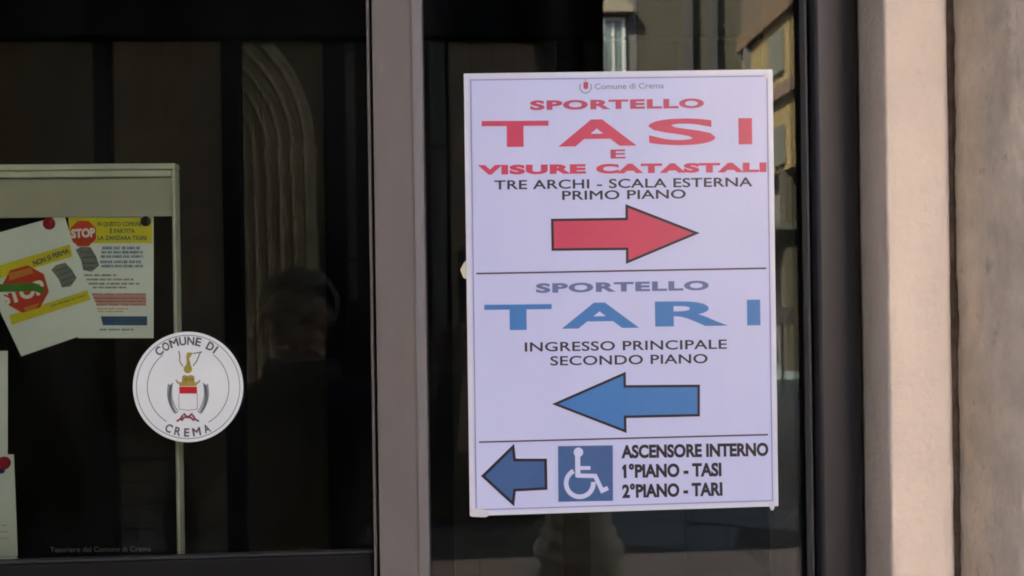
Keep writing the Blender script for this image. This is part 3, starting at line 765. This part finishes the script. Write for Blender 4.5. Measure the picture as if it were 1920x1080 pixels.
# stepped portal with slim shafts and ringed arch in the lane wall
D5 = -YL; pcx = MX(330, D5); pcz = MZ(292, D5, 330); sc5 = D5+0.77
portal = root('stone_portal', (pcx, YL, 0), 'stepped stone portal with slim shafts and concentric arches reflected above the photographer', 'portal')
px5 = sc5/FPX
def torus_arc(name, cx_, cz_, R_, rr, y_, mat, parent, n=40, m_=8):
    v, f = [], []
    for i in range(n+1):
        a = PI*i/n
        for j in range(m_):
            b = 2*PI*j/m_
            q = R_+rr*math.cos(b)
            v.append((cx_+q*math.cos(a), y_+rr*math.sin(b), cz_+q*math.sin(a)))
    for i in range(n):
        for j in range(m_):
            a0 = i*m_+j; a1 = i*m_+(j+1) % m_
            f.append((a0, a1, a1+m_, a0+m_))
    return link(name, mesh_from(v, f, base_of(parent), smooth=True), mat, parent)
for k in range(6):
    R_ = (136+25.5*k)*px5; yk = YL+0.035+0.05*k; rr = 9.0*px5
    torus_arc('arch_ring', pcx, pcz, R_, rr, yk, M['portal_stone'], portal)
    for sd_ in (-1, 1):
        lathe('shaft', [(rr*1.5, 0.42), (rr*1.5, 0.50), (rr, 0.54), (rr*0.94, pcz-0.16), (rr*1.15, pcz-0.15), (rr*0.95, pcz-0.13), (rr*1.35, pcz-0.02), (rr*1.35, pcz)], (pcx+sd_*R_, yk), M['portal_stone'], portal, seg=16)
    if k < 5:
        v_, f_ = [], []
        arch_r0, arch_r1 = R_+rr*0.3, R_+25.5*px5-rr*0.3
        n = 32
        for q_ in range(n+1):
            a = PI*q_/n
            for R2 in (arch_r0, arch_r1): v_.append((pcx+R2*math.cos(a), yk-0.03, pcz+R2*math.sin(a)))
        for q_ in range(n): f_.append((2*q_, 2*q_+1, 2*q_+3, 2*q_+2))
        link('arch_step', mesh_from(v_, f_, base_of(portal)), M['arch_stone'], portal)  # darker stone paints in the shade between the rings
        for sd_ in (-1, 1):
            box('jamb_step', (pcx+sd_*arch_r0, YL+0.002, 0.42), (pcx+sd_*arch_r1, yk-0.025, pcz-0.003), M['arch_stone'], portal)  # same darker stone, shade painted between the shafts
# wooden doors set in that wall (brown rectangles)
dr = root('wooden_door', (MX(950,-YL), YL, 0.42), 'brown plank door in the dark lane wall reflected above the poster', 'door')
z1 = MZ(70, -YL); wdr = MX(1048,-YL)-MX(848,-YL); x0 = MX(848,-YL)
for k in range(5):
    box('plank', (x0+wdr*k/5+0.003, YL+0.004, 0.43), (x0+wdr*(k+1)/5-0.003, YL+0.045, z1), pmat('brown_plank', (0.60,0.44,0.32), 0.7, var=0.3, vscale=6, stretch=(1,1,0.1)) if k == 0 else bpy.data.materials['brown_plank'], dr)

# square: stone bollard-like pedestal, parked bicycle, benches etc.
pd = root('stone_pedestal', (MX(1385, 6.2), -6.2, 0), 'low rounded grey stone pedestal reflected beneath the poster', 'pedestal')
pr = [(0.0,-0.02),(0.34,-0.02),(0.34,0.1),(0.30,0.13),(0.30,0.80),(0.33,0.84),(0.33,0.92),(0.26,0.97),(0.0,0.99)]
lathe('body', pr, (pd.location.x, pd.location.y), M['pedestal_stone'], pd, seg=48)

# ------------------------------------------------------------------ buildings across the square
YF = -22.0; DF = 22.0
def fbox(name, px0, py0, px1, py1, mat, parent, out=0.0, dep=0.3):
    a = (MX(px0, DF), YF-dep, MZ(py0, DF, px0)); b = (MX(px1, DF), YF+out, MZ(py1, DF, px0))
    return box(name, a, b, mat, parent)
def window(parent, px0, py0, px1, py1, frame='white_paint', pane='winglass', shut=None):
    x0, x1 = MX(px0,DF), MX(px1,DF); z0, z1 = MZ(py1,DF,px0), MZ(py0,DF,px0)
    w = box('window', (x0,YF-0.02,z0), (x1,YF+0.03,z1), M['dark_gap'], parent)
    c = base_of(w)
    def sub(nm, a, b, mat):
        o = box(nm, a, b, mat); o.parent = w; o.location = Vector(o.location)-c; return o
    t = 0.08
    for a, b in (((x0,z0),(x0+t,z1)), ((x1-t,z0),(x1,z1)), ((x0+t+.001,z1-t),(x1-t-.001,z1)), ((x0+t+.001,z0),(x1-t-.001,z0+t))):
        sub('frame', (a[0],YF+0.032,a[1]), (b[0],YF+0.10,b[1]), M[frame])
    xm = (x0+x1)/2
    sub('mullion', (xm-.03,YF+0.034,z0+t+.001), (xm+.03,YF+0.09,z1-t-.001), M[frame])
    sub('pane', (x0+t+.001,YF+0.031,z0+t+.001), (xm-.031,YF+0.05,z1-t-.001), M[pane])
    sub('pane', (xm+.031,YF+0.031,z0+t+.001), (x1-t-.001,YF+0.05,z1-t-.001), M[pane])
    if shut:
        ws = (x1-x0)*0.5
        for s in (x0-ws-.02, x1+.02): 
            o = box('shutter', (s,YF+0.03,z0), (s+ws,YF+0.08,z1), M[shut], parent)
    return w
gb = root('grey_building', (MX(1100,DF), YF, 0), 'dark grey house with a white framed pedimented window reflected above the poster', 'building')
box('wall', (-1, YF-8, -0.05), (MX(1201,DF), YF, 10.2), M['greyfac'], gb)
window(gb, 1134, 34, 1178, 180)
fbox('window_hood', 1131, 12, 1190, 28, M['cream'], gb, out=0.35)
fbox('window_hood_top', 1142, -2, 1182, 11, M['cream'], gb, out=0.30)
window(gb, 1040, 34, 1076, 180)
ob = root('olive_building', (MX(1300,DF), YF, 0), 'dull olive house front divided by dark downpipes reflected above the poster', 'building')
box('wall', (MX(1203,DF), YF-8, -0.05), (MX(1414,DF), YF, 10.8), M['olive'], ob)
for a, b in ((1288,1300),(1331,1346)):
    box('dark_pier', (MX(a,DF), YF+0.002, 3.4), (MX(b,DF), YF+0.25, 10.6), M['dark_gap'], ob)
box('pale_pier', (MX(1414,DF)+.01, YF-8, -0.05), (MX(1443,DF), YF+0.15, 12.5), M['cream'], ob)
box('shop_awning', (MX(1203,DF), YF+0.01, 3.0), (MX(1414,DF), YF+1.2, 3.35), M['awning'], ob)
# a street runs away on the right: its house fronts stand square to the shop front
XS = 5.5
def SD(px): return XS*FPX/(px-893.0)          # mirrored distance at which the street front crosses a photo column
def SH(py, d): return 1.5+(540-py)*d/FPX
def sbox(name, d0, z0, d1, z1, mat, parent, out=0.0, dep=0.2):
    return box(name, (XS-out, -d1, z0), (XS+dep, -d0, z1), mat, parent)
yb_ = root('yellow_building', (XS, -13, 0), 'sunlit yellow street house with orange eaves and dark shutters reflected right of the poster', 'building')
box('wall', (XS, -15.4, 3.5), (XS+6, -11.91, 6.2), M['ochre'], yb_)
ch = root('added_cream_house', (XS, -9, 0), 'unseen pale cream house added along the street to bounce warm sunlight, nearer than the yellow one', 'building')  # added out of view: its pale sunlit front bounces warm light into the arcade
box('wall', (XS, -11.9, -0.05), (XS+6, -5.0, 6.9), pmat('bounce_cream', (0.74,0.60,0.44), 0.9, var=0.1, vscale=1.5), ch)
for d_ in (6.0, 8.0, 10.0):
    for z_ in (1.2, 4.2):
        box('window_pane', (XS-0.02, -d_-0.8, z_), (XS, -d_, z_+1.3), M['winglass'], ch)
box('ground_floor', (XS+0.25, -15.4, -0.05), (XS+6, -11.91, 3.498), M['greyfac'], yb_)
sbox('eaves', 11.91, 6.22, 15.4, 6.55, M['orange'], yb_, out=0.12, dep=6)
sbox('roof', 11.91, 6.56, 15.4, 9.0, M['roof_brown'], yb_, out=0.0, dep=5)
sbox('string_course', 11.92, 4.76, 15.39, 5.0, M['brown_band'], yb_, out=0.12)
sbox('orange_band', 14.0, 3.52, 14.5, 4.75, M['orange'], yb_, out=0.03)
sbox('downpipe', 14.85, 3.52, 14.95, 6.2, M['greyfac'], yb_, out=0.12)
for d0, d1, z0, z1 in ((13.1, 13.75, 5.25, 6.0), (13.1, 13.62, 3.6, 4.3)):
    sbox('shutter', d0, z0, d1, z1, M['shutter'], yb_, out=0.06)
for d0 in (13.2, 14.4):
    sbox('pier', d0, -0.05, d0+0.25, 3.49, M['olive'], yb_, out=0.0, dep=0.24)
sbox('awning', 13.0, 2.45, 15.0, 2.55, M['awning'], yb_, out=0.9)
sgn = root('white_sign', (MX(1468,11), -11, 0), 'small whitish panel on a post standing in the square', 'sign')
box('panel', (MX(1448,11), -11.02, MZ(616,11)), (MX(1487,11), -10.98, MZ(584,11)), M['white_paint'], sgn)
box('pole', (MX(1466,11), -11.045, -0.04), (MX(1470,11), -11.021, MZ(584,11)-0.05), M['dark_metal'], sgn)

# parked car silhouette-ish small van in the square
def car(x, y, lab):
    r = root('parked_car', (x, y, 0), lab, 'car')
    prof_ = [(-2.0,0.35),(-2.0,0.75),(-1.9,0.92),(-1.1,1.0),(-0.55,1.42),(0.9,1.45),(1.6,1.02),(2.0,0.95),(2.05,0.35)]
    v, f = [], []; n = len(prof_)
    for s, yy in ((0,-0.8),(1,-0.72),(2,0.72),(3,0.8)):
        for (a, z) in prof_:
            k = 1 if s in (1,2) else 1
            z2 = z if (s in (1,2) or z < 1.0) else min(z, 1.0)
            v.append((x+a, y+yy, z2))
    for s in range(3):
        for i in range(n): 
            a = s*n+i; b = s*n+(i+1) % n; f.append((a,b,b+n,a+n))
    f.append(tuple(reversed(range(n)))); f.append(tuple(range(3*n,4*n)))
    link('body', mesh_from(v, f, base_of(r)), pmat('dark_car_paint', (0.03,0.035,0.045), 0.3), r)
    for sx_ in (-1.25, 1.3):
        for sy_ in (-0.82, 0.82):
            bm = bmesh.new(); bmesh.ops.create_cone(bm, cap_ends=True, segments=20, radius1=0.31, radius2=0.31, depth=0.2)
            me = bpy.data.meshes.new('wheel'); bm.to_mesh(me); bm.free()
            o = link('wheel', me, M['gasket'], r, Vector((sx_, sy_, 0.30))); o.rotation_euler = (PI/2,0,0)
    for q_ in (-0.805, 0.805):
        box('side_window', (x-0.5,y+q_-.015,1.04), (x+0.95,y+q_+.015,1.36), M['winglass'], r)
car(MX(1400,17), -17, 'dark parked car in the square beside the yellow house')

# ------------------------------------------------------------------ the photographer, standing left of and behind the camera
def person(x, y):
    r = root('person', (x, y, 0), 'person in a dark jacket, head bowed, holding up a phone, reflected in the left pane', 'person')
    V = []; E = []; R_ = []; mt = []
    def vadd(p, rad, parent=None):
        V.append(Vector(p)); R_.append(rad if isinstance(rad, tuple) else (rad, rad))
        if parent is not None: E.append((parent, len(V)-1))
        return len(V)-1
    pel = vadd((0,0,0.88), (0.15,0.11))
    wst = vadd((0,0,1.02), (0.14,0.10), pel)
    chs = vadd((0,0.0,1.19), (0.17,0.115), wst)
    shd = vadd((0,-0.01,1.30), (0.15,0.095), chs)
    nck = vadd((0,0.01,1.37), (0.055,0.058), shd)
    nk2 = vadd((0,0.03,1.42), (0.052,0.055), nck)
    hd1 = vadd((0,0.055,1.475), (0.070,0.082), nk2)
    hd2 = vadd((0,0.045,1.535), (0.074,0.088), hd1)
    hd3 = vadd((0,0.03,1.585), (0.055,0.065), hd2)
    nose = vadd((0,0.150,1.487), (0.011,0.012), hd1)
    for s in (-1, 1):
        ear = vadd((s*0.080,0.035,1.50), (0.010,0.016), hd2)
        hip = vadd((s*0.09,0,0.82), 0.092, pel); kn = vadd((s*0.11,0.02,0.46), 0.058, hip)
        an = vadd((s*0.12,-0.01,0.09), 0.042, kn); ft = vadd((s*0.125,0.06,0.045), (0.042,0.035), an); to = vadd((s*0.135,0.15,0.035), (0.036,0.026), ft)
    # hands are posed in absolute coordinates minus the root
    H = {}
    for s in (-1, 1):
        sh = vadd((s*0.185,0,1.285), 0.062, shd)
        if s == 1:   # holds the phone
            el = vadd((0.31,-0.03,1.10), 0.046, sh); wr = vadd((0.352,0.12,1.37), 0.027, el); pm = vadd((0.362,0.145,1.435), (0.034,0.02), wr)
        else:
            el = vadd((-0.29,0.02,1.05), 0.046, sh); wr = vadd((-0.20,0.20,0.98), 0.028, el); pm = vadd((-0.16,0.255,0.97), (0.036,0.02), wr)
        H[s] = pm
    pR = V[H[1]]
    fR = [((-0.022,0.012,0.045),(-0.028,0.030,0.060),(-0.022,0.040,0.045)), ((-0.006,0.012,0.052),(-0.008,0.032,0.068),(-0.006,0.042,0.050)), ((0.010,0.012,0.048),(0.012,0.032,0.062),(0.010,0.041,0.046)), ((0.025,0.010,0.036),(0.028,0.028,0.048),(0.024,0.036,0.036))]
    pL = V[H[-1]]
    for pm, P, side in ((H[1], pR, 1), (H[-1], pL, -1)):
        for k, ch in enumerate(fR):
            prev = pm
            for q_ in ch:
                q2 = Vector(q_) if side == 1 else Vector((q_[0]*0.4+q_[2]*0.7, q_[1]+q_[2]*0.4, -q_[1]*0.6+q_[0]))
                prev = vadd(P+q2, 0.0085-0.0006*k, prev)
        t1 = vadd(P+(Vector((-0.034,0.006,0.004)) if side == 1 else Vector((0.01,-0.02,0.032))), 0.010, pm)
        t2 = vadd(P+(Vector((-0.052,0.012,0.026)) if side == 1 else Vector((0.035,-0.01,0.045))), 0.009, t1)
    me = bpy.data.meshes.new('body'); me.from_pydata([tuple(p) for p in V], E, []); me.update()
    o = link('body', me, None, r)
    sk = o.modifiers.new('skin', 'SKIN'); 
    lay = me.skin_vertices[0].data if me.skin_vertices else None
    if lay is None:
        bm = bmesh.new(); bm.from_mesh(me); bm.verts.layers.skin.verify(); bm.to_mesh(me); bm.free(); lay = me.skin_vertices[0].data
    for i, rad in enumerate(R_): lay[i].radius = rad; lay[i].use_root = (i == 0)
    ss = o.modifiers.new('sub', 'SUBSURF'); ss.levels = 2; ss.render_levels = 2
    dg = bpy.context.evaluated_depsgraph_get()
    m2 = bpy.data.meshes.new_from_object(o.evaluated_get(dg))
    o.modifiers.clear(); o.data = m2
    sm = pmat('skin', (0.20,0.11,0.075), 0.5); jm = pmat('jacket_cloth', (0.012,0.012,0.015), 0.85, bump=0.002, bscale=20); tm = pmat('trousers_cloth', (0.02,0.022,0.03), 0.9); sh_ = pmat('shoe_leather', (0.02,0.015,0.012), 0.5)
    m2.materials.clear()
    for mm_ in (sm, jm, tm, sh_): m2.materials.append(mm_)
    for p in m2.polygons:
        c = p.center; p.use_smooth = True
        skin = c.z > 1.40 and abs(c.x) < 0.12
        hand = (c.x > 0.30 and c.z > 1.385) or (c.x < -0.05 and c.y > 0.205 and c.z < 1.06 and c.z > 0.9)
        p.material_index = 0 if (skin or hand) else 3 if c.z < 0.08 else 2 if c.z < 0.86 and abs(c.x) < 0.25 and c.y < 0.19 else 1
    # hair
    bm = bmesh.new(); bmesh.ops.create_icosphere(bm, subdivisions=4, radius=1.0)
    dele = []
    for vv in bm.verts:
        n = vv.co.copy()
        if n.y > 0.35 and n.z < 0.45 or n.z < -0.45: dele.append(vv)
        k = 1+0.06*noise.noise(n*7)
        vv.co = Vector((n.x*0.089*k, 0.030+n.y*0.108*k, 1.545+n.z*0.088*k))
    bmesh.ops.delete(bm, geom=dele, context='VERTS')
    me = bpy.data.meshes.new('hair'); bm.to_mesh(me); bm.free()
    for p in me.polygons: p.use_smooth = True
    link('hair', me, pmat('grey_brown_hair', (0.09,0.08,0.07), 0.7, bump=0.004, bscale=60), r)
    for s in (-1, 1):
        bm = bmesh.new(); bmesh.ops.create_uvsphere(bm, u_segments=12, v_segments=8, radius=0.011)
        me = bpy.data.meshes.new('eye'); bm.to_mesh(me); bm.free()
        link('eye', me, M['pin_black'], r, Vector((s*0.031, 0.128, 1.512)))
    me = mesh_from([(-0.024,0.139,1.452),(0.024,0.139,1.452),(0.018,0.142,1.444),(-0.018,0.142,1.444)], [(0,1,2,3)])
    link('mouth', me, pmat('lips', (0.3,0.12,0.1), 0.5), r)
    # collar and jacket hem
    lathe_ = lathe('collar', [(0.066,1.345),(0.088,1.35),(0.090,1.40),(0.076,1.415),(0.068,1.40)], (x, y+0.012), jm, r, seg=24)
    lathe_.data.transform(Matrix.Translation((0,0,0)))
    return r
per = person(-0.40, -1.08)
per.scale = (0.97, 0.97, 0.952)
ph = root('mobile_phone', (0.0, -0.79, 1.46), 'black mobile phone held up in front of the glass by the person', 'phone')
box('case', (-0.035, -0.796, 1.435), (0.035, -0.787, 1.575), M['pin_black'], ph, bevel=0.003)
box('lens', (-0.008, -0.7868, 1.54), (0.008, -0.7855, 1.555), M['dark_metal'], ph)
